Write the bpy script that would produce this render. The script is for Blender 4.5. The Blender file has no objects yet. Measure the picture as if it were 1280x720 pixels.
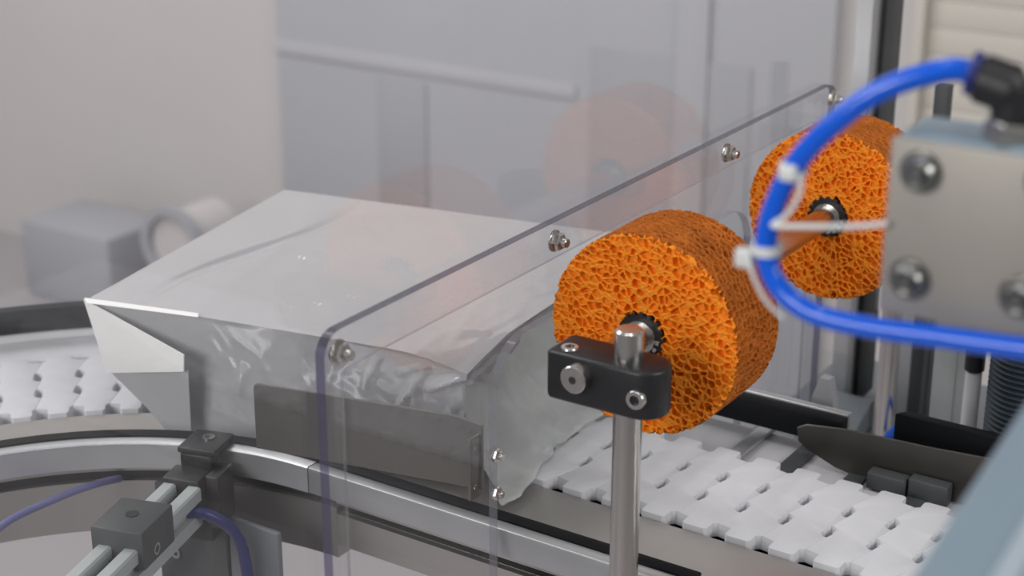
import bpy, bmesh, math, random
import numpy as np
from mathutils import Vector, Matrix, noise

# ------------------------------------------------------------------ camera, light, exposure
C = bpy.context.scene.collection
SC = bpy.context.scene
S = 0.001                                   # everything below is written in millimetres; chain top is z = 0
random.seed(5)

cam_d = bpy.data.cameras.new('camera')
cam = bpy.data.objects.new('camera', cam_d)
C.objects.link(cam)
SC.camera = cam
cam_d.sensor_width = 36.0
cam_d.lens = 36.0 * 2137.0 / 1280.0
cam_d.clip_start = 0.02
cam_d.clip_end = 50
PITCH = math.atan(800 / 2137.0)
AZ = math.atan(1500 / math.hypot(2137, 800))
cam.location = (0, 0, 0.4)
cam.rotation_euler = (math.pi / 2 - PITCH, 0, AZ)
cam_d.dof.use_dof = True
cam_d.dof.focus_distance = 0.80
cam_d.dof.aperture_fstop = 10.5

world = bpy.data.worlds.new('world')
SC.world = world
world.use_nodes = True
world.node_tree.nodes['Background'].inputs[0].default_value = (0.95, 0.97, 1.0, 1)
world.node_tree.nodes['Background'].inputs[1].default_value = 0.33


def area(name, loc, target, size, power, col=(1, 1, 1), sy=None):
    d = bpy.data.lights.new(name, 'AREA')
    d.energy = power
    d.size = size
    if sy:
        d.shape = 'RECTANGLE'
        d.size_y = sy
    d.color = col
    o = bpy.data.objects.new(name, d)
    C.objects.link(o)
    o.location = loc
    o.rotation_euler = (Vector(target) - Vector(loc)).to_track_quat('-Z', 'Y').to_euler()
    return o


area('soft_light', (-0.8, -1.6, 0.95), (-0.45, 0.7, 0), 1.1, 38, (1, 0.985, 0.97), 0.8)
area('soft_light', (1.4, 0.5, 1.0), (-0.4, 0.72, 0), 0.9, 19, (1, 0.985, 0.97), 0.6)  # unseen fill added at right to brighten the bag end
area('ceiling_lamp', (-0.55, 0.0, 1.9), (-0.4, 0.7, 0), 0.07, 3.4, (1, 0.99, 0.98))
area('ceiling_lamp', (0.15, 0.15, 1.9), (-0.3, 0.7, 0), 0.07, 3.4, (1, 0.99, 0.98))
area('wall_fill', (-2.7, 0.7, 2.0), (-2.5, 2.5, -0.5), 1.8, 72, (1, 0.98, 0.97))  # unseen light added to brighten the back wall

SC.view_settings.view_transform = 'Standard'
SC.view_settings.look = 'None'
SC.view_settings.exposure = -0.35
SC.view_settings.gamma = 1.0
SC.view_settings.use_curve_mapping = False
SC.cycles.max_bounces = 12
SC.cycles.transparent_max_bounces = 24
SC.cycles.caustics_reflective = False
SC.cycles.caustics_refractive = False


# ------------------------------------------------------------------ materials
def hexc(r, g, b):
    def f(c):
        c /= 255.0
        return c / 12.92 if c <= 0.04045 else ((c + 0.055) / 1.055) ** 2.4
    return (f(r), f(g), f(b), 1)


def mat(name, col, rough=0.5, metal=0.0, noise_amt=0.06, noise_scale=60, bump=0.0, bump_scale=300,
        coat=0.0, stretch=(1, 1, 1), spec=0.5, sub=0.0):
    m = bpy.data.materials.new(name)
    m.use_nodes = True
    nt = m.node_tree
    b = nt.nodes['Principled BSDF']
    b.inputs['Roughness'].default_value = rough
    b.inputs['Metallic'].default_value = metal
    b.inputs['Specular IOR Level'].default_value = spec
    b.inputs['Coat Weight'].default_value = coat
    if sub:
        b.inputs['Subsurface Weight'].default_value = sub
        b.inputs['Subsurface Radius'].default_value = (0.002, 0.001, 0.0005)
    tc = nt.nodes.new('ShaderNodeTexCoord')
    mp = nt.nodes.new('ShaderNodeMapping')
    mp.inputs['Scale'].default_value = stretch
    nt.links.new(tc.outputs['Object'], mp.inputs[0])
    nz = nt.nodes.new('ShaderNodeTexNoise')
    nz.inputs['Scale'].default_value = noise_scale
    nz.inputs['Detail'].default_value = 5
    nt.links.new(mp.outputs[0], nz.inputs[0])
    rp = nt.nodes.new('ShaderNodeValToRGB')
    c = col
    rp.color_ramp.elements[0].position = 0.3
    rp.color_ramp.elements[1].position = 0.7
    rp.color_ramp.elements[0].color = tuple(max(0, x * (1 - noise_amt)) for x in c[:3]) + (1,)
    rp.color_ramp.elements[1].color = tuple(min(1, x * (1 + noise_amt)) for x in c[:3]) + (1,)
    nt.links.new(nz.outputs[0], rp.inputs[0])
    nt.links.new(rp.outputs[0], b.inputs['Base Color'])
    if bump:
        n2 = nt.nodes.new('ShaderNodeTexNoise')
        n2.inputs['Scale'].default_value = bump_scale
        n2.inputs['Detail'].default_value = 4
        nt.links.new(mp.outputs[0], n2.inputs[0])
        bp = nt.nodes.new('ShaderNodeBump')
        bp.inputs['Strength'].default_value = bump
        bp.inputs['Distance'].default_value = 0.001
        nt.links.new(n2.outputs[0], bp.inputs['Height'])
        nt.links.new(bp.outputs[0], b.inputs['Normal'])
    return m


def clear_mat(name, tint, haze, haze_col, refl_rough=0.01, gain=1.0):
    """clear sheet: transparent + Fresnel reflection + a little diffuse haze"""
    m = bpy.data.materials.new(name)
    m.use_nodes = True
    nt = m.node_tree
    nt.nodes.remove(nt.nodes['Principled BSDF'])
    out = nt.nodes['Material Output']
    tr = nt.nodes.new('ShaderNodeBsdfTransparent')
    tr.inputs[0].default_value = tint
    df = nt.nodes.new('ShaderNodeBsdfDiffuse')
    df.inputs[0].default_value = haze_col
    gl = nt.nodes.new('ShaderNodeBsdfGlossy')
    gl.inputs['Roughness'].default_value = refl_rough
    gl.inputs[0].default_value = (1, 1, 1, 1)
    geo = nt.nodes.new('ShaderNodeNewGeometry')
    mi = nt.nodes.new('ShaderNodeMix')
    mi.inputs[2].default_value = 1.49
    mi.inputs[3].default_value = 1 / 1.49
    nt.links.new(geo.outputs['Backfacing'], mi.inputs[0])
    fr = nt.nodes.new('ShaderNodeFresnel')
    nt.links.new(mi.outputs[0], fr.inputs['IOR'])
    mg = nt.nodes.new('ShaderNodeMath')
    mg.operation = 'MULTIPLY'
    mg.use_clamp = True
    mg.inputs[1].default_value = gain
    nt.links.new(fr.outputs[0], mg.inputs[0])
    tc = nt.nodes.new('ShaderNodeTexCoord')
    nz = nt.nodes.new('ShaderNodeTexNoise')
    nz.inputs['Scale'].default_value = 9
    nz.inputs['Detail'].default_value = 3
    nt.links.new(tc.outputs['Object'], nz.inputs[0])
    mr = nt.nodes.new('ShaderNodeMapRange')
    mr.inputs[1].default_value = 0.3
    mr.inputs[2].default_value = 0.7
    mr.inputs[3].default_value = haze * 0.8
    mr.inputs[4].default_value = haze * 1.2
    nt.links.new(nz.outputs[0], mr.inputs[0])
    m1 = nt.nodes.new('ShaderNodeMixShader')
    nt.links.new(mr.outputs[0], m1.inputs[0])
    nt.links.new(tr.outputs[0], m1.inputs[1])
    nt.links.new(df.outputs[0], m1.inputs[2])
    m2 = nt.nodes.new('ShaderNodeMixShader')
    nt.links.new(mg.outputs[0], m2.inputs[0])
    nt.links.new(m1.outputs[0], m2.inputs[1])
    nt.links.new(gl.outputs[0], m2.inputs[2])
    nt.links.new(m2.outputs[0], out.inputs[0])
    return m


M = {}
M['steel'] = mat('brushed_steel', (0.62, 0.60, 0.57, 1), 0.24, 1.0, 0.05, 40, 0.05, 900, stretch=(1, 1, 0.05))
M['steel_dark'] = mat('sheet_steel', (0.165, 0.16, 0.148, 1), 0.34, 0.85, 0.06, 25, 0.04, 500, stretch=(0.15, 1, 1))
M['blade_dark'] = mat('dark_sheet_steel', (0.085, 0.082, 0.074, 1), 0.38, 0.8, 0.06, 25, stretch=(0.15, 1, 1))
M['screw_grey'] = mat('grey_screw_steel', (0.30, 0.30, 0.29, 1), 0.25, 1.0, 0.05, 30)
M['alu'] = mat('anodised_aluminium', (0.60, 0.61, 0.62, 1), 0.38, 0.9, 0.05, 30, 0.04, 700)
M['alu_pale'] = mat('pale_anodised_profile', (0.50, 0.54, 0.54, 1), 0.5, 0.35, 0.05, 30)
M['deck'] = mat('deck_sheet_metal', (0.50, 0.48, 0.46, 1), 0.36, 0.8, 0.08, 18)
M['black'] = mat('black_plastic', (0.012, 0.012, 0.014, 1), 0.42, 0, 0.2, 60, 0.12, 900)
M['rubber'] = mat('black_rail_plastic', (0.007, 0.008, 0.010, 1), 0.55, 0, 0.2, 40, spec=0.15)
M['grey_plastic'] = mat('dark_grey_plastic', (0.055, 0.060, 0.062, 1), 0.5, 0, 0.12, 50, 0.08, 800)
M['chain'] = mat('white_chain_plastic', hexc(212, 213, 217), 0.6, 0, 0.03, 50, spec=0.25)
M['orange'] = mat('orange_foam', (0.95, 0.27, 0.010, 1), 0.6, 0, 0.10, 90, spec=0.3)
M['orange_side'] = mat('brown_orange_foam', (0.46, 0.128, 0.015, 1), 0.7, 0, 0.18, 70, spec=0.2)  # darker, browner orange for the roller circumference
M['blue'] = mat('blue_tube', (0.005, 0.105, 0.68, 1), 0.12, 0, 0.04, 20, coat=0.0, spec=0.45)
M['blue_dark'] = mat('dark_blue_cable', (0.012, 0.02, 0.16, 1), 0.35, 0, 0.1, 20)
M['blue_reflection'] = mat('tube_reflection_blue', (0.17, 0.17, 0.36, 1), 0.5, 0, 0.1, 20)
M['tie'] = mat('translucent_white_nylon', hexc(214, 216, 214), 0.4, 0, 0.03, 30)
M['beige_plate'] = mat('bead_blasted_plate', (0.345, 0.32, 0.285, 1), 0.5, 0.25, 0.05, 30)
M['bracket_grey'] = mat('grey_bracket_metal', (0.20, 0.22, 0.24, 1), 0.45, 0.3, 0.05, 20)
M['blue_grey'] = mat('blue_grey_metal', (0.25, 0.325, 0.385, 1), 0.42, 0.2, 0.04, 20)
M['beam_highlight'] = mat('painted_highlight', (0.42, 0.49, 0.55, 1), 0.4, 0.2, 0.04, 20)
M['white_film'] = mat('white_film', hexc(248, 247, 245), 0.32, 0, 0.02, 20, coat=0.2)
M['film'] = mat('silvery_plastic_film', (0.44, 0.44, 0.46, 1), 0.15, 0.0, 0.05, 12, 0.12, 45, coat=1.0, spec=0.7)
M['wall'] = mat('warm_white_wall', hexc(204, 200, 198), 0.7, 0, 0.02, 3)
M['cool'] = mat('cool_grey_paint', hexc(184, 185, 190), 0.6, 0, 0.03, 3)
M['cool_pale'] = mat('pale_cool_paint', hexc(190, 190, 195), 0.6, 0, 0.03, 3)
M['cool_mid'] = mat('soft_grey_paint', hexc(168, 169, 174), 0.6, 0, 0.03, 3)
M['cool_dark'] = mat('mid_grey_paint', hexc(150, 150, 154), 0.6, 0, 0.03, 3)
M['floor'] = mat('pale_floor', hexc(166, 162, 164), 0.5, 0, 0.03, 2)
M['slat'] = mat('beige_slat', hexc(205, 200, 190), 0.6, 0, 0.02, 4)
M['dark'] = mat('dark_interior', (0.02, 0.02, 0.022, 1), 0.7, 0, 0.1, 20)
M['acrylic'] = clear_mat('clear_acrylic', (0.985, 0.985, 0.99, 1), 0.02, (0.85, 0.83, 0.84, 1), 0.012, 0.72)
M['acrylic_edge'] = clear_mat('acrylic_edge_reflection', (0.44, 0.42, 0.54, 1), 0.30, (0.22, 0.205, 0.31, 1), 0.12, 0.6)  # violet tint puts the edge's internal reflection into its colour
M['acrylic_edge_dark'] = clear_mat('acrylic_edge_shade', (0.30, 0.285, 0.34, 1), 0.30, (0.15, 0.14, 0.18, 1), 0.12, 0.6)  # top edge of the same sheet, its dark internal reflection painted in
M['acrylic_edge_soft'] = clear_mat('acrylic_edge_pale', (0.60, 0.59, 0.63, 1), 0.22, (0.6, 0.6, 0.64, 1), 0.10, 0.6)  # pale haze paints the thin highlight along the arch edge
M['tail'] = clear_mat('thin_clear_film', (0.9, 0.92, 0.91, 1), 0.55, (0.90, 0.94, 0.93, 1), 0.10)


# ------------------------------------------------------------------ mesh helpers
class MB:
    """collects shapes in millimetres, becomes one mesh object"""

    def __init__(self):
        self.bm = bmesh.new()

    def box(self, x0, x1, y0, y1, z0, z1, bev=0.0, seg=2, rot=None, about=None):
        b2 = bmesh.new()
        bmesh.ops.create_cube(b2, size=1)
        for v in b2.verts:
            v.co = Vector(((x0 + x1) / 2 + v.co.x * (x1 - x0), (y0 + y1) / 2 + v.co.y * (y1 - y0),
                           (z0 + z1) / 2 + v.co.z * (z1 - z0)))
        if bev:
            bmesh.ops.bevel(b2, geom=b2.edges[:], offset=bev, segments=seg, affect='EDGES', profile=0.5)
        return self._merge(b2, rot, about)

    def prism(self, pts, h0, h1, axis='z', bev=0.0, seg=2, bev_top_only=False):
        """pts: 2-D outline; axis z: (x,y), axis x: (y,z), axis y: (x,z)"""
        b2 = bmesh.new()

        def P(a, b, h):
            return {'z': (a, b, h), 'x': (h, a, b), 'y': (a, h, b)}[axis]
        lo = [b2.verts.new(P(a, b, h0)) for a, b in pts]
        hi = [b2.verts.new(P(a, b, h1)) for a, b in pts]
        n = len(pts)
        f0 = b2.faces.new(lo[::-1])
        f1 = b2.faces.new(hi)
        for i in range(n):
            b2.faces.new((lo[i], lo[(i + 1) % n], hi[(i + 1) % n], hi[i]))
        bmesh.ops.recalc_face_normals(b2, faces=b2.faces[:])
        if bev:
            es = [e for e in f1.edges] + ([] if bev_top_only else [e for e in f0.edges])
            bmesh.ops.bevel(b2, geom=es, offset=bev, segments=seg, affect='EDGES', profile=0.5)
        return self._merge(b2)

    def cyl(self, p0, p1, r, seg=32, bev=0.0, r1=None):
        p0, p1 = Vector(p0), Vector(p1)
        d = p1 - p0
        L = d.length
        r1 = r if r1 is None else r1
        prof = [(0, 0), (r - bev, 0)] + ([(r, bev)] if bev else []) + ([(r1, L - bev)] if bev else [(r1, L)]) + \
               ([(r1 - bev, L)] if bev else []) + [(0, L)]
        self.lathe(prof, p0, d.normalized(), seg)

    def lathe(self, prof, origin, axis, seg=48, closed=False):
        axis = Vector(axis).normalized()
        q = axis.to_track_quat('Z', 'Y').to_matrix()
        b2 = bmesh.new()
        rings = []
        for r, h in prof:
            if r < 1e-6:
                rings.append([b2.verts.new((0, 0, h))])
            else:
                rings.append([b2.verts.new((r * math.cos(2 * math.pi * i / seg), r * math.sin(2 * math.pi * i / seg), h))
                              for i in range(seg)])
        idx = range(len(rings) if closed else len(rings) - 1)
        for k in idx:
            a, b = rings[k], rings[(k + 1) % len(rings)]
            if len(a) == 1 and len(b) == 1:
                continue
            for i in range(seg):
                j = (i + 1) % seg
                if len(a) == 1:
                    b2.faces.new((a[0], b[j], b[i]))
                elif len(b) == 1:
                    b2.faces.new((a[i], a[j], b[0]))
                else:
                    b2.faces.new((a[i], a[j], b[j], b[i]))
        bmesh.ops.recalc_face_normals(b2, faces=b2.faces[:])
        for v in b2.verts:
            v.co = q @ v.co + Vector(origin)
        return self._merge(b2)

    def tube(self, pts, r, seg=14, smooth=6):
        pts = [Vector(p) for p in pts]
        if smooth > 1:
            out = []
            n = len(pts)
            for i in range(n - 1):
                p0 = pts[max(i - 1, 0)]
                p1, p2 = pts[i], pts[i + 1]
                p3 = pts[min(i + 2, n - 1)]
                for s in range(smooth):
                    t = s / smooth
                    out.append(0.5 * ((2 * p1) + (p2 - p0) * t + (2 * p0 - 5 * p1 + 4 * p2 - p3) * t * t +
                                      (3 * p1 - p0 - 3 * p2 + p3) * t ** 3))
            out.append(pts[-1])
            pts = out
        b2 = bmesh.new()
        rings = []
        up = None
        for i, p in enumerate(pts):
            t = (pts[min(i + 1, len(pts) - 1)] - pts[max(i - 1, 0)]).normalized()
            if up is None:
                up = t.orthogonal().normalized()
            up = (up - t * up.dot(t)).normalized()
            bi = t.cross(up)
            ra, rb = r if isinstance(r, tuple) else (r, r)
            rings.append([b2.verts.new(p + up * ra * math.cos(2 * math.pi * k / seg) + bi * rb * math.sin(2 * math.pi * k / seg))
                          for k in range(seg)])
        for a, b in zip(rings, rings[1:]):
            for i in range(seg):
                b2.faces.new((a[i], a[(i + 1) % seg], b[(i + 1) % seg], b[i]))
        b2.faces.new(rings[0][::-1])
        b2.faces.new(rings[-1])
        bmesh.ops.recalc_face_normals(b2, faces=b2.faces[:])
        return self._merge(b2)

    def sweep_arc(self, cx, cy, section, a0, a1, n):
        """section: closed list of (r,z), swept about the vertical through cx,cy"""
        b2 = bmesh.new()
        rings = []
        for i in range(n + 1):
            a = a0 + (a1 - a0) * i / n
            rings.append([b2.verts.new((cx + r * math.cos(a), cy + r * math.sin(a), z)) for r, z in section])
        m = len(section)
        for a, b in zip(rings, rings[1:]):
            for i in range(m):
                b2.faces.new((a[i], a[(i + 1) % m], b[(i + 1) % m], b[i]))
        b2.faces.new(rings[0])
        b2.faces.new(rings[-1][::-1])
        bmesh.ops.recalc_face_normals(b2, faces=b2.faces[:])
        return self._merge(b2)

    def _merge(self, b2, rot=None, about=None):
        if rot is not None:
            bmesh.ops.rotate(b2, cent=Vector(about), matrix=rot, verts=b2.verts[:])
        me = bpy.data.meshes.new('tmp')
        b2.to_mesh(me)
        b2.free()
        self.bm.from_mesh(me)
        bpy.data.meshes.remove(me)
        return self

    def build(self, name, m, parent=None, sharp=40, origin=None):
        me = bpy.data.meshes.new(name)
        off = Vector(origin) if origin is not None else (Vector(parent['base']) if parent is not None and 'base' in parent else Vector((0, 0, 0)))
        for v in self.bm.verts:
            v.co = (v.co - off) * S
        self.bm.to_mesh(me)
        self.bm.free()
        return link_mesh(name, me, m, parent, sharp, off if parent is None else None)


def link_mesh(name, me, m, parent=None, sharp=40, off=None):
    for mm in (m if isinstance(m, list) else [m]):
        me.materials.append(mm)
    for p in me.polygons:
        p.use_smooth = True
    me.set_sharp_from_angle(angle=math.radians(sharp))
    o = bpy.data.objects.new(name, me)
    C.objects.link(o)
    if parent is not None:
        o.parent = parent
    elif off is not None:
        o.location = off * S
    return o


def tag(o, label=None, cat=None, group=None, kind=None):
    if label: o['label'] = label
    if cat: o['category'] = cat
    if group: o['group'] = group
    if kind: o['kind'] = kind
    return o


def thing(name, label, cat, base=(0, 0, 0), group=None, kind=None):
    o = bpy.data.objects.new(name, None)
    o.empty_display_size = 0.02
    C.objects.link(o)
    o.location = Vector(base) * S
    o['base'] = list(base)
    return tag(o, label, cat, group, kind)


def arc(cx, cy, r, a0, a1, n):
    return [(cx + r * math.cos(math.radians(a0 + (a1 - a0) * i / n)), cy + r * math.sin(math.radians(a0 + (a1 - a0) * i / n)))
            for i in range(n + 1)]


def hexnut(mb, p, axis, r, h):
    axis = Vector(axis).normalized()
    mb.lathe([(0, 0), (r * 0.94, 0), (r, h * 0.12), (r, h * 0.82), (r * 0.88, h), (0, h)], p, axis, 6)


def cap_screw(parent, p, axis, r, h, name='screw', m='steel', sock=True, label=None):
    """socket-head screw: head with a recessed hexagon"""
    mb = MB()
    axis = Vector(axis).normalized()
    mb.lathe([(0, 0), (r, 0), (r, h * 0.8), (r * 0.9, h), (r * 0.52, h), (r * 0.5, h * 0.45), (0, h * 0.45)], p, axis, 24)
    o = mb.build(name, M[m], parent)
    if label: o['label'] = label
    if sock:
        k = MB()
        k.lathe([(0, h * 0.46), (r * 0.49, h * 0.46), (r * 0.49, h * 0.5), (0, h * 0.5)], p, axis, 6)
        k.build('hex_socket', M['dark'], parent if o is None else None) if False else _child(k, 'hex_socket', M['dark'], o, parent)
    return o


def _child(mb, name, m, o, parent):
    o['base'] = parent['base'] if parent is not None and 'base' in parent else [0, 0, 0]
    c = mb.build(name, m, o)
    return c


# ------------------------------------------------------------------ room
mb = MB(); mb.box(-6500, 3500, -2500, 2560, -920, -900); mb.build('floor', M['floor'])['kind'] = 'structure'
mb = MB(); mb.box(-6500, 3500, 2560, 2600, -900, 1700); mb.build('wall_back', M['wall'])['kind'] = 'structure'
mb = MB(); mb.box(-6540, -6500, -2500, 2600, -900, 1700); mb.build('wall_left', M['wall'])['kind'] = 'structure'
mb = MB(); mb.box(2600, 2640, -2500, 2600, -900, 1700); mb.build('wall_right', M['wall'])['kind'] = 'structure'

# made-up partition; its bands mostly stand in for reflections in the clear guard
t = thing('reflection_partition', 'added cool grey partition mostly standing in for reflections behind the bag', 'partition', (-1640, 2540, -900))
b = MB(); b.box(-2225, -1050, 2535, 2559, -900, 500, 3); b.build('board', M['cool'], t)
b = MB(); b.box(-2225, -1530, 2530, 2534.8, -350, -324, 1); b.build('rail', M['cool_pale'], t)
b = MB(); b.box(-1975, -1858, 2531, 2534.8, -640, -366, 1); b.build('reflection_panel', M['cool_mid'], t)
b = MB(); b.box(-1500, -1190, 2531, 2534.8, -760, -250, 1); b.build('reflection_panel', M['cool_mid'], t)
b = MB(); b.box(-1330, -1270, 2526, 2530.8, -860, 400, 1); b.build('upright', M['cool'], t)
t = thing('slatted_shutter', 'beige slatted shutter on back wall at upper right', 'shutter', (-820, 2540, -500))
b = MB(); b.box(-912, -896, 2510, 2556, -500, 150, 2); b.build('frame_stile', M['slat'], t)
b = MB(); b.box(-560, -544, 2510, 2556, -500, 150, 2); b.build('frame_stile', M['slat'], t)
for i in range(14):
    b = MB(); b.box(-895, -561, 2526, 2550, -480 + i * 42, -480 + i * 42 + 41.2, 0.6); b.build('slat', M['slat'], t)

# drum added in place of a ring-like reflection behind the bag
t = thing('reflection_drum', 'added grey drum standing in for a ring-like reflection behind the bag', 'stand-in', (-2260, 2300, -900))
b = MB(); b.box(-2340, -2180, 2260, 2380, -900, -735, 12); b.build('plinth', M['cool_mid'], t)
b = MB(); b.cyl((-2262, 2252, -680), (-2262, 2380, -680), 62, 40, 6); b.build('drum', M['wall'], t)
b = MB(); b.lathe([(60, 0), (78, 0), (78, 18), (60, 18)], (-2262, 2240, -680), (0, 1, 0), 40, closed=True); b.build('rim', M['cool_mid'], t)
b = MB(); b.box(-2760, -2500, 2300, 2480, -900, -730, 10)
tag(b.build('floor_box', M['cool_mid'], None, origin=(-2630, 2390, -900)), 'low grey box on floor beside the grey drum shape', 'box')

# ------------------------------------------------------------------ conveyor
CX, CY, RIN = -507.0, 416.5, 249.5         # bend centre, inner chain radius
PITCHX = 23.0
RC = RIN + 43
frame = thing('conveyor', 'grey metal conveyor bed and beams under the white chain', 'conveyor', (-450, 700, -60))

# deck plates beside the chain, straight and bent
b = MB(); b.box(-506.5, 90, 606, 663.5, -7, -2, 0.6); b.build('deck_plate', M['deck'], frame)
b = MB(); b.box(-506.5, 90, 754, 800, -14, -9, 0.6); b.build('deck_plate', M['cool_pale'], frame)
A90 = math.pi / 2
AEND = math.radians(172)
b = MB(); b.sweep_arc(CX, CY, [(190, -2), (247.5, -2), (247.5, -7), (190, -7)], A90, AEND, 40); b.build('deck_plate', M['deck'], frame)
b = MB(); b.sweep_arc(CX, CY, [(338, -4), (385, -4), (385, -9), (338, -9)], A90, AEND, 40); b.build('deck_plate', M['chain'], frame)
# side beams with a dark groove
b = MB(); b.prism([(606, -7.2), (606, -12), (610, -12), (610, -18), (606, -18), (606, -36), (622, -36), (622, -7.2)], -506.5, 90, 'x'); b.build('side_beam', M['deck'], frame)
b = MB(); b.sweep_arc(CX, CY, [(190, -7.2), (190, -9), (194, -9), (194, -15), (190, -15), (190, -44), (206, -44), (206, -7.2)], A90, AEND, 40); b.build('side_beam', M['deck'], frame)
b = MB(); b.box(-506.5, 90, 609.9, 610.3, -17.8, -12.2); b.build('groove_shade', M['dark'], frame)  # dark sheet painting the shade inside the groove
b = MB(); b.sweep_arc(CX, CY, [(193.4, -14.9), (193.4, -9.1), (193.9, -9.1), (193.9, -14.9)], A90, AEND, 40); b.build('groove_shade', M['dark'], frame)
b = MB(); b.box(-506.5, 90, 790, 806, -45, -14.2, 1); b.build('side_beam', M['deck'], frame)
b = MB(); b.sweep_arc(CX, CY, [(380, -9.2), (380, -45), (396, -45), (396, -9.2)], A90, AEND, 40); b.build('side_beam', M['deck'], frame)
# dark trough under the chain
b = MB(); b.box(-506.5, 90, 664, 753.6, -22, -10); b.build('chain_trough', M['dark'], frame)
b = MB(); b.sweep_arc(CX, CY, [(248, -10), (337.5, -10), (337.5, -22), (248, -22)], A90, AEND, 40); b.build('chain_trough', M['dark'], frame)
for x in (-326, -291, -256, -221):
    b = MB(); b.box(x - 5, x + 5, 755, 805, -9, -6.5, 0.5); b.build('cross_bar', M['grey_plastic'], frame)
b = MB(); b.box(-360, -352, 755, 812, -9, -5.5, 0.5); b.build('edge_strip', M['alu'], frame)
# legs
for x, y in ((-480, 700), (-60, 700)):
    b = MB(); b.box(x - 20, x + 20, y - 20, y + 20, -900, -22, 2); b.build('leg', M['alu'], frame)

# chain
def link_outline(curved):
    """one chain link; y 0..86 runs across the belt; pits where the fingers of neighbours meet"""
    hw = 11.47
    A = 2.9
    segs = [(8, 31), (31, 55), (55, 78)]

    def side(sg):
        pts = [(sg * 5.2, 0), (sg * 6.7, 1.2), (sg * 6.7, 7.4)]
        for k, (y0, y1) in enumerate(segs):
            a, b_ = (-A + sg * hw, A + sg * hw)

            def line(y):
                return a + (b_ - a) * (y - y0) / (y1 - y0)
            ya = y0 + (1.0 if k == 0 else 6.2 if sg < 0 else 0.05)
            yb = y1 - (1.0 if k == 2 else 6.2 if sg > 0 else -0.05)
            pts += [(line(ya), ya), (line(yb), yb)]
            if k < 2:
                m_ = sg * hw
                if sg > 0:
                    pts += [(m_ + A - 3.2, y1 - 6.2), (m_ + A - 5.5, y1 - 4.2), (m_ + A - 5.6, y1 - 1.0), (m_ + A - 4.8, y1 - 0.05)]
                else:
                    pts += [(m_ - A + 4.6, y1 + 0.05), (m_ - A + 5.5, y1 + 1.0), (m_ - A + 5.4, y1 + 4.0), (m_ - A + 3.0, y1 + 6.2)]
        return pts + [(sg * 6.7, 78.6), (sg * 6.7, 84.8), (sg * 5.2, 86)]
    pts = side(1) + side(-1)[::-1]
    return [(x * ((RIN + y) / RC if curved else 1.0), y - 43) for x, y in pts]

def link_mesh_data(curved):
    mb = MB()
    mb.prism(link_outline(curved), -7.5, 0, 'z', 0.36, 2, True)
    me = bpy.data.meshes.new('chain_link')
    for v in mb.bm.verts:
        v.co *= S
    mb.bm.to_mesh(me); mb.bm.free()
    me.materials.append(M['chain'])
    for p in me.polygons:
        p.use_smooth = True
    me.set_sharp_from_angle(angle=math.radians(35))
    return me

chain = thing('conveyor_chain', 'white plastic link chain bending left on the conveyor', 'conveyor chain', (CX, 709, 0))
ml, mc = link_mesh_data(False), link_mesh_data(True)
cb = Vector((CX, 709, 0))
for k in range(25):
    o = bpy.data.objects.new('chain_link', ml); C.objects.link(o); o.parent = chain
    o.location = (Vector((CX + 14 + PITCHX * k, 709, 0)) - cb) * S
da = PITCHX / RC
for k in range(17):
    a = A90 + da * (k + 0.4)
    o = bpy.data.objects.new('chain_link', mc); C.objects.link(o); o.parent = chain
    o.location = (Vector((CX + RC * math.cos(a), CY + RC * math.sin(a), 0)) - cb) * S
    o.rotation_euler = (0, 0, a - A90)

# guide rails
rail = thing('guide_rail', 'near side guide rail of black strip and bright aluminium edge', 'guide rail', (CX, 590, 5))
RN0, RN1, RN2 = 168.5, 176.0, 183.5
b = MB(); b.box(CX + 0.2, -294, CY + RN1 + .3, CY + RN2, 4, 18, 0.7); b.build('black_liner', M['rubber'], rail)
b = MB(); b.box(CX + 0.2, 60, CY + RN0, CY + RN1, 3, 17.2, 0.9); b.build('aluminium_bar', M['alu'], rail)
b = MB(); b.sweep_arc(CX, CY, [(RN1 + .3, 4), (RN1 + .3, 18), (RN2, 18), (RN2, 4)], A90, AEND, 48); b.build('black_liner', M['rubber'], rail)
b = MB(); b.sweep_arc(CX, CY, [(RN0, 3), (RN0, 16.6), (RN0 + .8, 17.2), (RN1, 17.2), (RN1, 3)], A90, AEND, 48); b.build('aluminium_bar', M['alu'], rail)

rail2 = thing('guide_rail', 'far side black guide rail behind the orange rollers and the bag', 'guide rail', (CX, 787, 2))
b = MB(); b.box(CX + 0.2, -307, 786, 795, 0, 14.5, 0.8); b.build('black_liner', M['rubber'], rail2)
b = MB(); b.box(CX + 0.2, -307, 795.3, 800, 0, 15.5, 0.6); b.build('backing_bar', M['alu'], rail2)
b = MB(); b.sweep_arc(CX, CY, [(369.5, 3), (369.5, 18), (378.5, 18), (378.5, 3)], A90, AEND, 48); b.build('black_liner', M['rubber'], rail2)

b = MB(); b.prism([(-283, 800), (-215, 800), (-215, 806), (-279, 806)], 4, 21, 'z', 0.8)
tag(b.build('guide_block', M['rubber'], None, origin=(-250, 803, 4)), 'short black guide block behind the dark pointed deflector', 'guide block')

# dark blade at the right
t = thing('deflector', 'dark pointed sheet metal deflector beside the chain at right', 'deflector', (-280, 775, -8))
b = MB(); b.prism([(-327, 11.5), (-326, 4), (-320, 0), (-304, -6), (-292, -8), (-180, -8), (-180, 24), (-255, 19), (-299, 17.5), (-322, 14.5)], 773.5, 775, 'y', 0.3, 1)
b.build('blade', M['blade_dark'], t)
b = MB(); b.box(-283, -262, 764, 773, -8, 1.5, 1); b.build('clamp_foot', M['grey_plastic'], t)
b = MB(); b.box(-261, -240, 765, 773, -8, 3.5, 1); b.build('clamp_foot', M['grey_plastic'], t)

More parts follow.
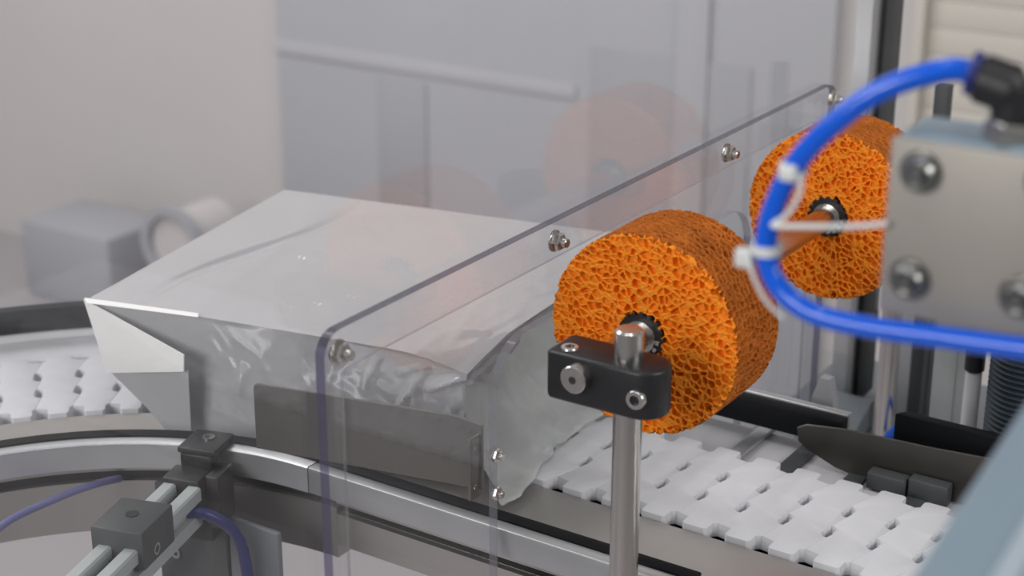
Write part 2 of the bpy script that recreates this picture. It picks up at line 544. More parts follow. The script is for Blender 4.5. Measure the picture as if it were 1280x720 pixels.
# near funnel plate on the guard
t = thing('funnel_plate', 'flat grey steel funnel plate screwed to the guard beside the bag', 'guide plate', (-455, 572, 36))
d0, d1 = Vector((-516, 559.5, 0)), Vector((-399, 584, 0))
ex = (d1 - d0).normalized(); ey = Vector((-ex.y, ex.x, 0))
L = (d1 - d0).length
b = MB()
outl = [(0.0, 36), (L - 0.5, 36), (L - 0.5, 68.6), (L - 14, 71.2)] + [(3 + 3 * math.cos(math.radians(a)), 67.5 + 3 * math.sin(math.radians(a))) for a in (90, 120, 150, 180)]
b.prism(outl, -0.75, 0.75, 'y', 0.3, 1)
for v in b.bm.verts:
    v.co = d0 + ex * v.co.x + ey * v.co.y + Vector((0, 0, v.co.z))
b.build('blade', M['steel_dark'], t)
b = MB(); b.box(-402.2, -400.6, 575, 585.2, 33, 64, 0.3); b.build('flange', M['steel_dark'], t)
for z in (58, 39):
    b = MB(); hexnut(b, (-390, 579, z), (1, 0, 0), 3.2, 2.6)
    b.cyl((-388, 579, z), (-385.4, 579, z), 1.7, 14, 0.3); b.build('bolt', M['steel'], t)

# rail bracket: clamp head, slotted profile, grey end block
t = thing('rail_bracket', 'guide rail bracket with black clamp head and slotted pale profile', 'bracket', (-560, 540, 0))
ang = math.radians(17)
def RB(mb):
    bmesh.ops.rotate(mb.bm, cent=Vector((-564, 572, 0)), matrix=Matrix.Rotation(ang, 3, 'Z'), verts=mb.bm.verts[:])
    return mb
b = MB(); b.box(-574, -553, 562, 585, 18.5, 22, 1.0); b.box(-572, -555, 561, 570, 6, 19, 0.8); RB(b).build('clamp_head', M['black'], t)
b = MB(); b.box(-575, -555, 546, 562, -12, 12.5, 1.0); b.box(-554.5, -547, 552, 570, -16, 13, 1.2); b.box(-570, -552, 552, 566, -24, -12.5, 1); RB(b).build('clamp_body', M['black'], t)
b = MB(); b.lathe([(2.0, 0), (3.3, 0), (3.3, 1.0), (2.0, 1.0)], (-563, 576, 21.8), (0, 0, 1), 20, closed=True); RB(b).build('screw_ring', M['steel'], t)
def tprof(y0, y1):
    m_ = MB(); ox = 18.5
    m_.prism([(x + ox, z) for x, z in [(-593, -10), (-593, 9), (-592, 10), (-586.5, 10), (-585.5, 9), (-585.5, 4), (-587.5, 4), (-587.5, 0), (-577.5, 0), (-577.5, 4), (-579.5, 4), (-579.5, 9),
              (-578.5, 10), (-573, 10), (-572, 9), (-572, 3), (-576, 3), (-576, -3), (-572, -3), (-572, -10)]], y0, y1, 'y', 0.3, 1)
    return m_
RB(tprof(425, 545.8)).build('slotted_profile', M['alu_pale'], t)
b = MB(); b.box(-577.5, -550.5, 480, 511, -1, 19, 1.2); RB(b).build('grey_block', M['grey_plastic'], t)['label'] = 'dark grey square block clamped on the profile'
b = MB(); b.cyl((-564, 496, 18.2), (-564, 496, 19.4), 3.2, 20); RB(b).build('hole_plug', M['dark'], t)
b = MB(); b.lathe([(1.9, 0), (3.0, 0), (3.0, 1.0), (1.9, 1.0)], (-550.9, 492, 5), (1, 0, 0), 18, closed=True); RB(b).build('screw_ring', M['steel'], t)

# dark support plate, cable and blue tube reflection under the bend
t = thing('support_plate', 'dark grey upright support plate below the rail bracket', 'plate', (-560, 570, -190))
b = MB(); b.box(-597, -548, 567, 571, -190, -8, 1.2); b.build('plate', M['grey_plastic'], t)
b = MB(); b.box(-547, -514, 568, 572, -190, -15, 1.2); b.build('side_plate', M['bracket_grey'], t)
for z in (-38, -46):
    b = MB(); b.lathe([(1.6, 0), (3.4, 0), (3.4, 1.2), (1.6, 1.2)], (-584, 567, z), (0, -1, 0), 18, closed=True); b.build('screw_ring', M['steel'], t)
b = MB(); b.tube([(-622, 540, -100), (-604, 541, -68), (-590, 541, -48), (-568, 541, -18), (-553, 541, -5), (-541, 547, -2), (-532, 560, -20), (-528, 562, -60)], 3)
tag(b.build('blue_strand', M['blue_dark'], None, origin=(-568, 541, -18)), 'dark blue cable curving under the rail bracket', 'cable')
b = MB(); b.tube([(-590, 430, -40), (-612, 462, -10), (-621, 488, -5), (-622, 520, -6), (-621, 545, -8), (-620, 565, -12)], 2.0)  # stands in for the blue tube's reflection in the guard
tag(b.build('blue_strand', M['blue_reflection'], None, origin=(-620, 520, -60)), 'blue tube reflection shaped as a cable at lower left', 'cable')

# ------------------------------------------------------------------ clear guard
def sheet(outline, x0, x1):
    m_ = MB(); m_.prism(outline, x0, x1, 'x'); return m_

def edge_mats(o, strong):
    for p in o.data.polygons:
        if abs(p.normal.x) < 0.7:
            p.material_index = 1 if strong(p) else 2

panel = thing('guard_panel', 'large clear acrylic guard panel standing across the conveyor', 'panel', (-398, 700, -160))
out = [(180, -160), (480, -160), (480, 130)] + arc(486, 128, 6, 180, 90, 4)[1:] + [(929, 134)] + arc(929, 128, 6, 90, 0, 4)[1:] + [(935, -160), (1016, -160), (1016, 440), (180, 440)]
o = sheet(out, -396.6, -395).build('pane', [M['acrylic'], M['acrylic_edge'], M['acrylic_edge_soft']], panel, 20)
edge_mats(o, lambda p: False)

cover = thing('cover_plate', 'clear acrylic cover plate with arched cutout bolted on the guard', 'plate', (-392, 706, -60))
out = [(463, -60), (463, 145)] + arc(473, 145, 10, 180, 90, 6)[1:] + [(940, 155)] + arc(940, 145, 10, 90, 0, 6)[1:] + [(950, -60), (838, -60), (838, 83)] + \
      arc(814, 83, 26, 0, 90, 8)[1:] + [(607, 109)] + arc(607, 83, 26, 90, 180, 8) + [(581, -60)]
o = sheet(out, -394.6, -390).build('plate', [M['acrylic'], M['acrylic_edge'], M['acrylic_edge_soft'], M['acrylic_edge_dark']], cover, 20)
edge_mats(o, lambda p: (p.normal.z > 0.1) or p.center.y * 1000 + 706 < 475 or p.center.y * 1000 + 706 > 940)
for p in o.data.polygons:
    if p.normal.z > 0.5:
        p.material_index = 3
for y in (470.5, 628, 802, 942):
    b = MB(); b.cyl((-390, y, 146.5), (-389, y, 146.5), 5.2, 24, 0.2); hexnut(b, (-389, y, 146.5), (1, 0, 0), 4.2, 3.6)
    bo = b.build('bolt', M['steel'], cover, 30)
    k = MB(); k.cyl((-386, y, 146.5), (-382.4, y, 146.5), 2.3, 16, 0.4)
    _child(k, 'stud', M['steel'], bo, cover)

# ------------------------------------------------------------------ roller unit
AX, AZ_ = -330.0, 121.0
rng = np.random.default_rng(3)

def foam_mesh(R, W, rh):
    """open-cell foam wheel: lathe grid pushed in between the struts of a Voronoi cell network"""
    prof, nrm = [], []
    st = 0.34
    for r in np.arange(rh, R - 1.0, st):
        prof.append((r, 0.0)); nrm.append((0.0, -1.0))
    for a in np.linspace(0, math.pi / 2, 5):
        prof.append((R - 1.2 + 1.2 * math.sin(a), 1.2 - 1.2 * math.cos(a))); nrm.append((math.sin(a), -math.cos(a)))
    for y in np.arange(1.6, W - 1.2, st):
        prof.append((R, y)); nrm.append((1.0, 0.0))
    for a in np.linspace(0, math.pi / 2, 4):
        prof.append((R - 1.2 + 1.2 * math.cos(a), W - 1.2 + 1.2 * math.sin(a))); nrm.append((math.cos(a), math.sin(a)))
    for r in np.arange(R - 1.6, rh, -1.3):
        prof.append((r, W)); nrm.append((0.0, 1.0))
    prof, nrm = np.array(prof), np.array(nrm)
    nt = 860
    th = np.arange(nt) / nt * 2 * math.pi
    npf = len(prof)
    ct, stt = np.cos(th)[None, :], np.sin(th)[None, :]
    P = np.stack([prof[:, 0:1] * ct, np.repeat(prof[:, 1:2], nt, 1), prof[:, 0:1] * stt], -1).reshape(-1, 3)
    N = np.stack([nrm[:, 0:1] * ct, np.repeat(nrm[:, 1:2], nt, 1), nrm[:, 0:1] * stt], -1).reshape(-1, 3)
    cs = 3.7
    lo = P.min(0) - 2 * cs
    n3 = (np.ceil((P.max(0) + 2 * cs - lo) / cs)).astype(int)
    jit = rng.random((*n3, 3)) * 0.72 + 0.14
    dep = rng.random(tuple(n3))
    Q = P
    g = np.floor((Q - lo) / cs).astype(int)
    f1 = np.full(len(P), 1e9); f2 = f1.copy(); f3 = f1.copy(); d1 = np.zeros(len(P))
    for i in (-1, 0, 1):
        for j in (-1, 0, 1):
            for k in (-1, 0, 1):
                h = g + np.array([i, j, k])
                c = (h + jit[h[:, 0], h[:, 1], h[:, 2]]) * cs + lo
                d = np.sqrt(((Q - c) ** 2).sum(1))
                dd = dep[h[:, 0], h[:, 1], h[:, 2]]
                a = d < f1
                b_ = (~a) & (d < f2)
                f2 = np.where(a, f1, np.where(b_, d, f2))
                f1 = np.where(a, d, f1)
                d1 = np.where(a, dd, d1)
    e = f2 - f1
    s = np.clip((e - 0.28) / 0.62, 0, 1)
    s = s * s * (3 - 2 * s)
    depth = s * (1.3 + 2.6 * d1)
    # struts are uneven in height as well
    rough = 0.22 * np.sin(P[:, 0] * 1.9 + 2.1 * np.sin(P[:, 2] * 1.3)) * np.sin(P[:, 2] * 2.2 + P[:, 1] * 1.7) + rng.random(len(P)) * 0.03
    P2 = P - N * (depth - rough - 0.2)[:, None]
    idx = np.arange(npf * nt).reshape(npf, nt)
    a = idx[:-1, :]; b = idx[1:, :]
    a2 = np.roll(a, -1, 1); b2 = np.roll(b, -1, 1)
    F = np.stack([a, a2, b2, b], -1).reshape(-1, 4)
    me = bpy.data.meshes.new('foam')
    me.vertices.add(len(P2)); me.vertices.foreach_set('co', (P2 * S).astype(np.float32).ravel())
    me.loops.add(F.size); me.loops.foreach_set('vertex_index', F.astype(np.int32).ravel())
    me.polygons.add(len(F)); me.polygons.foreach_set('loop_start', np.arange(0, F.size, 4, dtype=np.int32))
    me.polygons.foreach_set('loop_total', np.full(len(F), 4, dtype=np.int32))
    me.update(); me.validate()
    me.polygons.foreach_set('use_smooth', np.ones(len(me.polygons), dtype=bool))
    me.materials.append(M['orange']); me.materials.append(M['orange_side'])
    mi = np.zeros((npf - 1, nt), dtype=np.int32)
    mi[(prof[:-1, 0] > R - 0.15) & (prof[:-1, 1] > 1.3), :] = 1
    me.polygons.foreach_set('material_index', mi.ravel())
    return me

RW = 42.0
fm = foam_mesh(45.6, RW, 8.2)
def roller(y, label, first=None):
    t = thing('sponge_roller', label, 'roller', (AX, y, AZ_), 'orange sponge rollers on one shaft')
    o = bpy.data.objects.new('foam_wheel', fm); C.objects.link(o); o.parent = t
    if first is not None:
        o.rotation_euler = (0, 2.1, 0)
        for ch in first.children:
            if ch.name.startswith('foam'):
                continue
            c = ch.copy(); C.objects.link(c); c.parent = t
        return t
    b = MB(); b.lathe([(6.4, -1.0), (9.6, -1.0), (10.2, 0.2), (10.2, RW - 0.2), (9.6, RW + 1), (6.4, RW + 1)], (AX, y, AZ_), (0, 1, 0), 40, closed=True)
    for k in range(16):
        a = 2 * math.pi * k / 16
        b.box(AX + 9.4, AX + 11.0, y - 1.2, y + 2, AZ_ - 1.0, AZ_ + 1.0, 0.2, 1, Matrix.Rotation(a, 3, 'Y'), (AX, y, AZ_))
    b.build('hub_ring', M['black'], t)
    b = MB(); b.lathe([(6.05, -2.2), (7.4, -2.2), (7.6, -1.6), (7.6, 2), (6.05, 2)], (AX, y, AZ_), (0, 1, 0), 36, closed=True); b.build('sleeve', M['steel'], t)
    for k in range(4):
        b = MB(); b.box(AX + 7.7, AX + 9.3, y - 1.5, y - 0.8, AZ_ - 1.0, AZ_ + 1.0, 0.1, 1, Matrix.Rotation(0.15 + k * 0.42, 3, 'Y'), (AX, y, AZ_))
        b.build('hub_rib', M['steel'], t)
    return t
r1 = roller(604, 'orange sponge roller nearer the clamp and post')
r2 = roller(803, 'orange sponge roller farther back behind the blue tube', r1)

b = MB(); b.cyl((AX, 546.5, AZ_), (AX, 860, AZ_), 6.0, 40, 0.6)
shaft = thing('roller_shaft', 'round steel shaft carrying both orange rollers', 'shaft', (AX, 546.5, AZ_))
b.build('rod', M['steel'], shaft)
b = MB(); b.lathe([(0, 0), (1.7, 0), (1.7, 0.12), (0, 0.12)], (AX, 546.4, AZ_), (0, 1, 0), 16); b.build('centre_hole', M['dark'], shaft)

PX, PY = -313.0, 563.0
post = thing('steel_post', 'upright polished steel post holding the black clamp', 'post', (PX, PY, -120))
b = MB(); b.cyl((PX, PY, -115), (PX, PY, 142), 6.1, 40, 1.0); b.build('rod', M['steel'], post)
b = MB(); b.lathe([(6.2, 0), (15, 0), (15, 12), (13, 14), (6.2, 14)], (PX, PY, -120), (0, 0, 1), 32, closed=True); b.build('foot_collar', M['alu'], post)
b = MB(); b.box(-345, -280, 548, 605.5, -130, -120.2, 1)
b.box(-345, -280, 598, 605.5, -120.2, -30, 1)
tag(b.build('post_bracket', M['alu'], None, origin=(-312, 576, -130)), 'aluminium angle bracket under the steel post', 'bracket')

clamp = thing('cross_clamp', 'black cross clamp joining steel post and roller shaft', 'clamp', (-320, 560, 107))
b = MB()
pl = [(-346.5, 554), (-344.5, 552)] + [(-305.5 + 11 * math.cos(math.radians(a)), 563 + 11 * math.sin(math.radians(a))) for a in range(-90, 91, 15)] + [(-344.5, 574), (-346.5, 572)]
b.prism(pl, 107.5, 129, 'z', 1.8, 3)
b.build('clamp_body', M['black'], clamp, 50)
cap_screw(clamp, (-338.8, 559, 127.4), (0, 0, 1), 3.9, 2.4, label='steel socket screw')
cap_screw(clamp, (-303.5, 553.6, 116.8), (0, -1, 0), 4.3, 2.6, label='steel socket screw')

# ------------------------------------------------------------------ bag
bag = thing('foil_bag', 'silvery plastic film bag lying on the white chain through the guard', 'bag', (-555, 715, 1))
cn = {(0, 0, 0): (-613, 606, 1.5), (1, 0, 0): (-454, 640, 1.2), (0, 1, 0): (-640, 742, 1.5), (1, 1, 0): (-450, 778, 1.2),
      (0, 0, 1): (-657, 589, 75), (1, 0, 1): (-441, 630, 74), (0, 1, 1): (-691, 788, 78), (1, 1, 1): (-452, 836, 77)}
cn = {k: np.array(v, float) for k, v in cn.items()}

def tri(u, v, w):
    p = np.zeros(3)
    for (i, j, k), q in cn.items():
        wk = w ** (1 + 1.3 * v)
        p[:2] += q[:2] * ((u if i else 1 - u) * (v if j else 1 - v) * (wk if k else 1 - wk))
        p[2] += q[2] * ((u if i else 1 - u) * (v if j else 1 - v) * (w if k else 1 - w))
    return p

def bag_mesh():
    b2 = bmesh.new()
    NU, NV, NW = 130, 80, 40
    vs = {}

    def vert(i, j, k):
        key = (i, j, k)
        if key not in vs:
            vs[key] = b2.verts.new(tri(i / NU, j / NV, k / NW))
        return vs[key]
    for i in range(NU):
        for j in range(NV):
            for k in (0, NW):
                b2.faces.new((vert(i, j, k), vert(i + 1, j, k), vert(i + 1, j + 1, k), vert(i, j + 1, k)))
        for k in range(NW):
            for j in (0, NV):
                b2.faces.new((vert(i, j, k), vert(i + 1, j, k), vert(i + 1, j, k + 1), vert(i, j, k + 1)))
    for j in range(NV):
        for k in range(NW):
            for i in (0, NU):
                b2.faces.new((vert(i, j, k), vert(i, j + 1, k), vert(i, j + 1, k + 1), vert(i, j, k + 1)))
    bmesh.ops.recalc_face_normals(b2, faces=b2.faces[:])
    for (i, j, k), v in vs.items():
        u, vv, w = i / NU, j / NV, k / NW
        p = v.co
        n = v.normal
        q = p * 0.02
        a = noise.noise(q) * 1.0
        top = max(0, w - 0.94) / 0.06
        edge = min(vv, 1 - vv, 1)
        # soft sag of the top film between its crisp edges
        if u > 0.80 and w > 0.5:
            v.co.z -= 7 * ((u - 0.8) / 0.2) ** 2 * max(0, 1 - vv * 5) * (w - 0.5) * 2
        if k == NW:
            sag = math.sin(math.pi * min(1, u * 1.0)) * math.sin(math.pi * vv)
            v.co.z -= 1.6 * sag
            # fold line across the left end
            f = u - (0.13 + 0.10 * vv - 0.03 * math.sin(vv * 6))
            v.co.z -= 1.5 * math.exp(-(f / 0.018) ** 2) * math.sin(math.pi * min(1, vv * 1.02)) ** 0.6
            f2 = u - (0.27 - 0.10 * vv)
            v.co.z += 0.8 * math.exp(-(f2 / 0.03) ** 2) * math.sin(math.pi * vv)
        # crumpled right end
        cr = max(0.0, (u - 0.62) / 0.38)
        if k not in (0,) and (k < NW or cr > 0):
            amt = (0.7 + 3.6 * cr) * (1 if k < NW else 0.35 * cr)
            r1_ = 1 - abs(noise.noise(Vector((p.x * 0.055 + p.z * 0.03, p.y * 0.03, p.z * 0.05 - p.x * 0.02)))) * 2
            r2_ = 1 - abs(noise.noise(Vector((p.x * 0.11, p.y * 0.06 + 7, p.z * 0.10 + p.x * 0.05)))) * 2
            fall = math.sin(math.pi * min(1, max(0, w)) ** 0.8) if k < NW else 1
            v.co += n * (amt * (0.8 * r1_ ** 3 * 0.8 + 0.35 * r2_) * max(0.12, fall) - amt * 0.3)
        if 0 < k < NW and j == 0:
            # near side: film drawn in below the top edge, slack lower down
            v.co.y += 3.0 * math.sin(math.pi * w) * (1 - 0.4 * u)
        if (j == 0 and 0 < k) or (i == NU and k > 0 and j < 20):
            # sharp pinched creases around the near right corner
            for (ua, wa, ub, wb, hgt, wid) in ((0.80, 0.45, 0.89, 0.86, 4.4, 0.018), (0.90, 0.72, 1.0, 0.97, 5.0, 0.020), (0.72, 0.62, 0.78, 0.93, 3.2, 0.016), (0.83, 0.82, 0.90, 0.93, 3.0, 0.014), (0.66, 0.80, 0.70, 0.95, 2.6, 0.014),
                                               (0.86, 0.50, 0.87, 0.72, 3.6, 0.014), (0.60, 0.55, 0.66, 0.90, 1.6, 0.025), (0.93, 0.40, 0.99, 0.75, 2.6, 0.02), (0.30, 0.40, 0.36, 0.62, 1.8, 0.02)):
                uu = u if j == 0 else 1.0 + vv * 0.5
                dx, dy = ub - ua, (wb - wa) * 0.42
                px_, py_ = uu - ua, (w - wa) * 0.42
                t_ = max(0, min(1, (px_ * dx + py_ * dy) / (dx * dx + dy * dy)))
                dd = math.hypot(px_ - t_ * dx, py_ - t_ * dy)
                if dd < wid:
                    v.co += n * hgt * (1 - dd / wid) * (0.5 + 0.5 * math.sin(math.pi * min(1, max(0, t_)))) 
        v.co += n * a * 0.5
        if v.co.z < 0.9:
            v.co.z = 0.9
    base = Vector(bag['base'])
    for v in b2.verts:
        v.co = (v.co - base) * S
    me = bpy.data.meshes.new('film_body')
    b2.to_mesh(me); b2.free()
    return me
link_mesh('film_body', bag_mesh(), M['film'], bag, 55)['label'] = 'silvery grey crumpled film'

# white ear folded at the near left end, with a clear ear under it
def flat_piece(pts, thick, name, m, label=None, n=(0, -1, 0)):
    b2 = MB()
    nn = Vector(n).normalized() * thick
    lo = [b2.bm.verts.new(Vector(p)) for p in pts]
    hi = [b2.bm.verts.new(Vector(p) + nn) for p in pts]
    k = len(pts)
    b2.bm.faces.new(lo[::-1]); b2.bm.faces.new(hi)
    for i in range(k):
        b2.bm.faces.new((lo[i], lo[(i + 1) % k], hi[(i + 1) % k], hi[i]))
    bmesh.ops.recalc_face_normals(b2.bm, faces=b2.bm.faces[:])
    o_ = b2.build(name, m, bag, 30)
    if label: o_['label'] = label
    return o_
flat_piece([(-659, 587, 74.6), (-652, 592.5, 31.5), (-594, 592, 46.2), (-592.5, 591.5, 56.2)], 0.7, 'folded_ear', M['white_film'], 'opaque white folded corner of the bag')
flat_piece([(-651, 594, 31.5), (-630, 597.5, 15), (-614, 596.5, 4.5), (-600, 600, 2), (-594, 595, 46)], 0.4, 'lower_ear', M['film'])
flat_piece([(-659, 587.5, 75.2), (-590, 601.5, 76.6), (-589, 600.0, 75.2), (-656, 586.2, 73.4)], 0.5, 'edge_seam', M['white_film'])

# clear film tail hanging from the right end down on the chain
b2 = bmesh.new()
NA, NB = 26, 40
gv = {}
for i in range(NA + 1):
    for j in range(NB + 1):
        s, tt = i / NA, j / NB
        x = -449 + 22 * s + 9 * math.sin(tt * 5 + s * 2) * s
        y = 630 + 185 * tt
        z = 66 * (1 - s) ** 1.7 + 1.5 + 2.2 * noise.noise(Vector((x * 0.05, y * 0.04, s * 3))) + 5.0 * s * (1 - s) * (1 - 2 * abs(noise.noise(Vector((s * 1.2, y * 0.035 + s * 1.5, 4.0)))))
        x += 3.5 * (1 - 2 * abs(noise.noise(Vector((s * 0.8, y * 0.045 - s * 2.0, 9.0)))))
        gv[i, j] = b2.verts.new((Vector((x, y, max(z, 1.2))) - Vector(bag['base'])) * S)
for i in range(NA):
    for j in range(NB):
        b2.faces.new((gv[i, j], gv[i + 1, j], gv[i + 1, j + 1], gv[i, j + 1]))
bmesh.ops.solidify(b2, geom=b2.faces[:], thickness=0.0003)
me = bpy.data.meshes.new('clear_tail'); b2.to_mesh(me); b2.free()
link_mesh('clear_tail', me, M['tail'], bag, 60)['label'] = 'thin clear film tail at the right end'

# ------------------------------------------------------------------ foreground actuator with blue tube
blk = thing('actuator_block', 'blurred beige metal block with domed screws in the right foreground', 'actuator', (-110, 415, 237))
b = MB(); b.box(-149, -60, 403.7, 424, 237.5, 286, 3, 3); b.build('body', M['blue_grey'], blk)  # blue-grey colour stands in for the reflection on the block top
b = MB(); b.box(-149.5, -60, 401.7, 403.8, 237.2, 284.6, 0.9, 2); b.build('face_plate', M['beige_plate'], blk)['label'] = 'beige front plate'
for x, z in ((-140.9, 276.6), (-141.4, 247.8), (-112.6, 248.8), (-109, 279)):
    b = MB(); b.cyl((x, 401.7, z), (x, 400.9, z), 5.6, 28, 0.2)
    w = b.build('washer', M['screw_grey'], blk)
    b = MB(); b.lathe([(0, 3.4), (1.8, 3.3), (1.9, 2.4), (3.3, 3.2), (4.4, 2.0), (4.7, 0.3), (4.7, 0), (0, 0)], (x, 400.9, z), (0, -1, 0), 28)
    _child(b, 'button_screw', M['screw_grey'], w, blk)

fit = thing('push_in_fitting', 'black push-in air fitting on top of the beige block', 'fitting', (-122, 412, 286))
b = MB(); hexnut(b, (-122.5, 410, 285.5), (0.1, 0, 1), 6.5, 5.5); b.build('hex_base', M['steel'], fit)
b = MB(); b.cyl((-132, 408, 301.2), (-120, 409, 298.4), 6.2, 32, 2.2); b.cyl((-121.5, 409.5, 289.5), (-122.5, 409, 302), 5.4, 28, 2.5); b.build('elbow_body', M['black'], fit)
b = MB(); b.cyl((-133, 407.6, 302), (-130.6, 408, 301.5), 5.6, 28, 0.5); b.build('release_ring', M['blue_dark'], fit)
b = MB(); b.box(-117.5, -98, 408, 422, 286.3, 299, 1.5); b.cyl((-108, 415, 299), (-108, 415, 303), 5, 24, 1)
tag(b.build('sensor_plug', M['black'], None, origin=(-105, 416, 286.3)), 'black plug on block top right of the air fitting', 'plug')

b = MB()
TP = [(-122, 409.5, 299.6), (-131, 408, 301.7), (-138, 406, 302.2), (-152.3, 402, 296.4), (-164.6, 400, 285.8), (-173.8, 399, 273.8), (-179.4, 398.5, 259.8), (-180.2, 398, 248.6),
      (-175.8, 397.5, 239.8), (-165.2, 397, 234.6), (-149, 397, 234.2), (-131.5, 397, 235.6), (-111, 397, 237.2), (-80, 398, 239.5), (-50, 400, 241)]
b.tube(TP, 2.95, 20, 8)
tag(b.build('air_tube', M['blue'], None, origin=(-150, 400, 260)), 'bright blue air tube looping from fitting around the block', 'tube')

# zip ties
tt = thing('zip_tie', 'white zip tie on the blue tube with its head facing left', 'cable tie', (-180.3, 398, 249))
b = MB(); b.lathe([(3.0, -1.3), (3.9, -1.3), (3.9, 1.3), (3.0, 1.3)], (-180.3, 398.1, 249.5), (-0.05, 0, 1), 28, closed=True); b.build('loop', M['tie'], tt)
b = MB(); b.box(-188.6, -183.6, 395.4, 399.6, 243.6, 248.8, 0.8); b.build('head', M['tie'], tt)
b = MB(); b.tube([(-184.5, 396, 248), (-183, 395, 244), (-180.4, 394.4, 239.6), (-177.0, 394, 235.8), (-172.4, 394, 232.6)], (0.5, 1.0), 8, 6); b.build('tail', M['tie'], tt)
tt = thing('zip_tie', 'white zip tie high on the blue tube with a long tail to the block', 'cable tie', (-174.3, 399, 273))
b = MB(); b.lathe([(3.0, -1.2), (3.8, -1.2), (3.8, 1.2), (3.0, 1.2)], (-174.4, 399, 272.4), (0.45, 0, 0.9), 28, closed=True); b.build('loop', M['tie'], tt)
b = MB(); b.box(-176.4, -171.8, 393.8, 396.8, 270.2, 274.6, 0.9); b.build('head', M['tie'], tt)
b = MB(); b.tube([(-171.4, 396.5, 272.5), (-171.2, 396.8, 267), (-174.5, 397.2, 260.5), (-177.4, 395.0, 257.6), (-172.0, 394.6, 258.4), (-163, 396, 259.6), (-155, 398, 260.6), (-148, 400.2, 262)], 0.8, 12, 6); b.build('tail', M['tie'], tt)

arm = thing('machine_beam', 'wide blurred blue grey beam across the lower right corner', 'beam', (-80, 320, 200))
rotm = Matrix.Rotation(math.radians(10.4), 3, 'X')
b = MB(); b.box(-98.5, -28, 196, 398, 176, 227.5, 2.5, 4, rotm, (-100, 301, 225.5)); b.build('beam', M['blue_grey'], arm)
b = MB(); b.box(-84, -79, 200, 394, 227, 228.2, 0.5, 1, rotm, (-100, 301, 225.5)); b.build('highlight_strip', M['beam_highlight'], arm)  # pale strip painting the highlight along the beam

# ------------------------------------------------------------------ machine frame behind right
def tslot(x0, x1, y0, y1, z0, z1, name, label, m='alu', front=True):
    t = thing(name, label, 'frame post', ((x0 + x1) / 2, (y0 + y1) / 2, z0))
    cx, cy = (x0 + x1) / 2, (y0 + y1) / 2
    b = MB()
    g, d = 4.0, 6.0
    pts = [(x0, y0)] + ([(cx - g, y0), (cx - g, y0 + d), (cx + g, y0 + d), (cx + g, y0)] if front else []) + [(x1, y0), (x1, cy - g), (x1 - d, cy - g), (x1 - d, cy + g), (x1, cy + g),
           (x1, y1), (x0, y1)]
    b.prism(pts, z0, z1, 'z'); b.build('profile', M[m], t)
    if front:
        b = MB(); b.box(cx - g + .1, cx + g - .1, y0 + d - 1.5, y0 + d - .1, z0 + 2, z1 - 2); b.build('slot_shade', M['dark'], t)  # dark strips paint the shade inside the slots
    b = MB(); b.box(x1 - d + .1, x1 - d + 1.5, cy - g + .1, cy + g - .1, z0 + 2, z1 - 2); b.build('slot_shade', M['dark'], t)
    return t

fp = tslot(-407, -396, 1016.5, 1060, -88, 700, 'frame_post', 'tall aluminium frame post with dark strip at right edge of the guard', front=False)
b = MB(); b.box(-395.9, -393, 1031, 1060, -88, 700, 0.4); b.build('dark_seal_strip', M['grey_plastic'], fp)
tslot(-362, -322, 1010, 1050, -84, 105, 'frame_post', 'short slotted aluminium post behind the beige block')
b = MB(); b.cyl((-345, 955, -92), (-345, 955, 92), 6.4, 28, 1)
tag(b.build('steel_rod', M['steel'], None, origin=(-345, 955, -92)), 'slim upright steel rod in front of the slotted posts', 'rod')
b = MB(); b.box(-345.5, -336.5, 996, 1005, -92, 150, 0.6)
tag(b.build('dark_bar', M['grey_plastic'], None, origin=(-341, 1000, -92)), 'thin dark upright bar in front of the short slotted post', 'bar')
b = MB(); b.box(-440, -180, 930, 1120, -104, -92.2, 2)
tag(b.build('base_plate', M['bracket_grey'], None, origin=(-310, 1025, -104)), 'grey base plate under the slotted posts and bellows', 'plate')
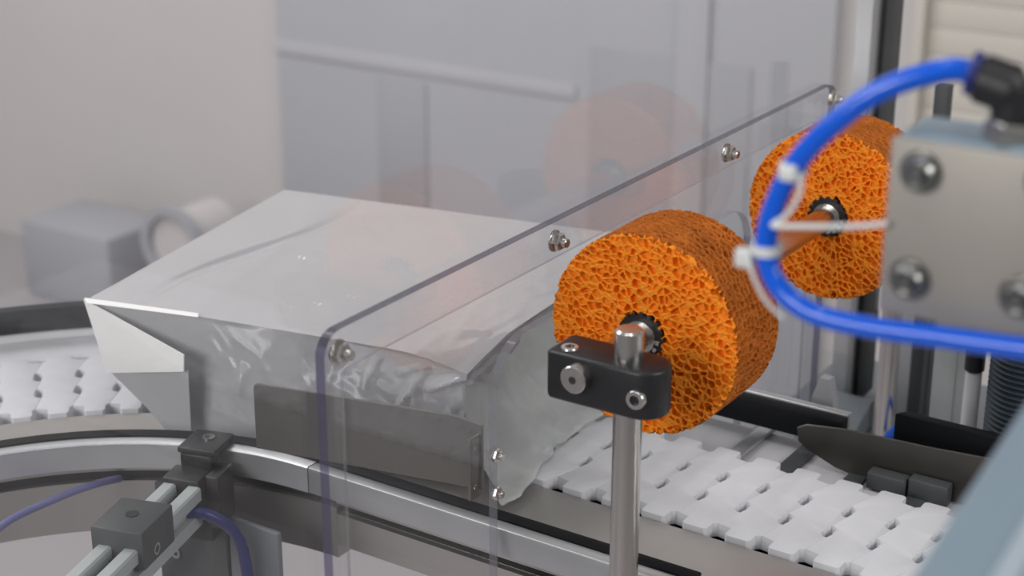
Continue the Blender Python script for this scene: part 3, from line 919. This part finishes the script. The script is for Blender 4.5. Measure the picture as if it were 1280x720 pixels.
for x, y, lab in ((-386, 1000, 'grey foot bracket at base of the guard post'), (-322, 995, 'grey foot bracket at base of the short slotted post')):
    t = thing('foot_bracket', lab, 'bracket', (x, y, -92))
    b = MB(); b.prism([(y - 28, -92), (y + 8, -92), (y + 8, -72), (y + 2, -72), (y - 28, -86)], x - 14, x + 14, 'x', 0.8); b.build('body', M['bracket_grey'], t)
    b = MB(); b.cyl((x, y - 14, -83), (x, y - 17, -78), 4, 16); b.build('bolt', M['black'], t)
b = MB(); b.prism([(-340, -12), (-324, -12), (-324, 10), (-327, 24), (-333, 24), (-337, 12)], 815, 822, 'y', 1.0)
tag(b.build('rail_clip', M['cool_dark'], None, origin=(-332, 818, -12)), 'small grey clip standing at the end of the far black rail', 'clip')
b = MB(); b.box(-300, -278, 905, 915, -60, 90, 1); b.box(-292, -286, 903.6, 905.2, -60, 90, .3)
tag(b.build('pale_channel', M['alu_pale'], None, origin=(-289, 910, -60)), 'pale upright channel left of the white cylinder', 'channel')
t = thing('white_cylinder', 'slim white cylinder with dark cap beside the bellows', 'cylinder', (-267, 880, -60))
b = MB(); b.cyl((-268, 880, -60), (-268, 880, 20), 4.6, 24, 0.8); b.build('tube', M['chain'], t)
b = MB(); b.cyl((-268, 880, 20), (-268, 880, 50), 5.6, 24, 1.0); b.build('cap', M['black'], t)
b = MB()
prof = [(0, -60)]
for i in range(46):
    z = -60 + i * 3.2
    prof += [(20, z), (22.5, z + 1.6)]
prof += [(20, -60 + 46 * 3.2), (0, -60 + 46 * 3.2)]
b.lathe(prof, (-234, 872, 0), (0, 0, 1), 48)
tag(b.build('bellows', mat('dark_blue_grey_rubber', (0.035, 0.05, 0.065, 1), 0.45, 0, 0.1, 30), None, origin=(-234, 872, -60)), 'dark ribbed bellows column at right edge behind the blue grey beam', 'bellows')
b = MB(); b.tube([(-338, 945, -66), (-332, 940, -58), (-325, 945, -50), (-318, 965, -60)], 3.2)
tag(b.build('blue_hose', M['blue'], None, origin=(-330, 945, -60)), 'short blue hose beside the foot of the steel rod', 'hose')
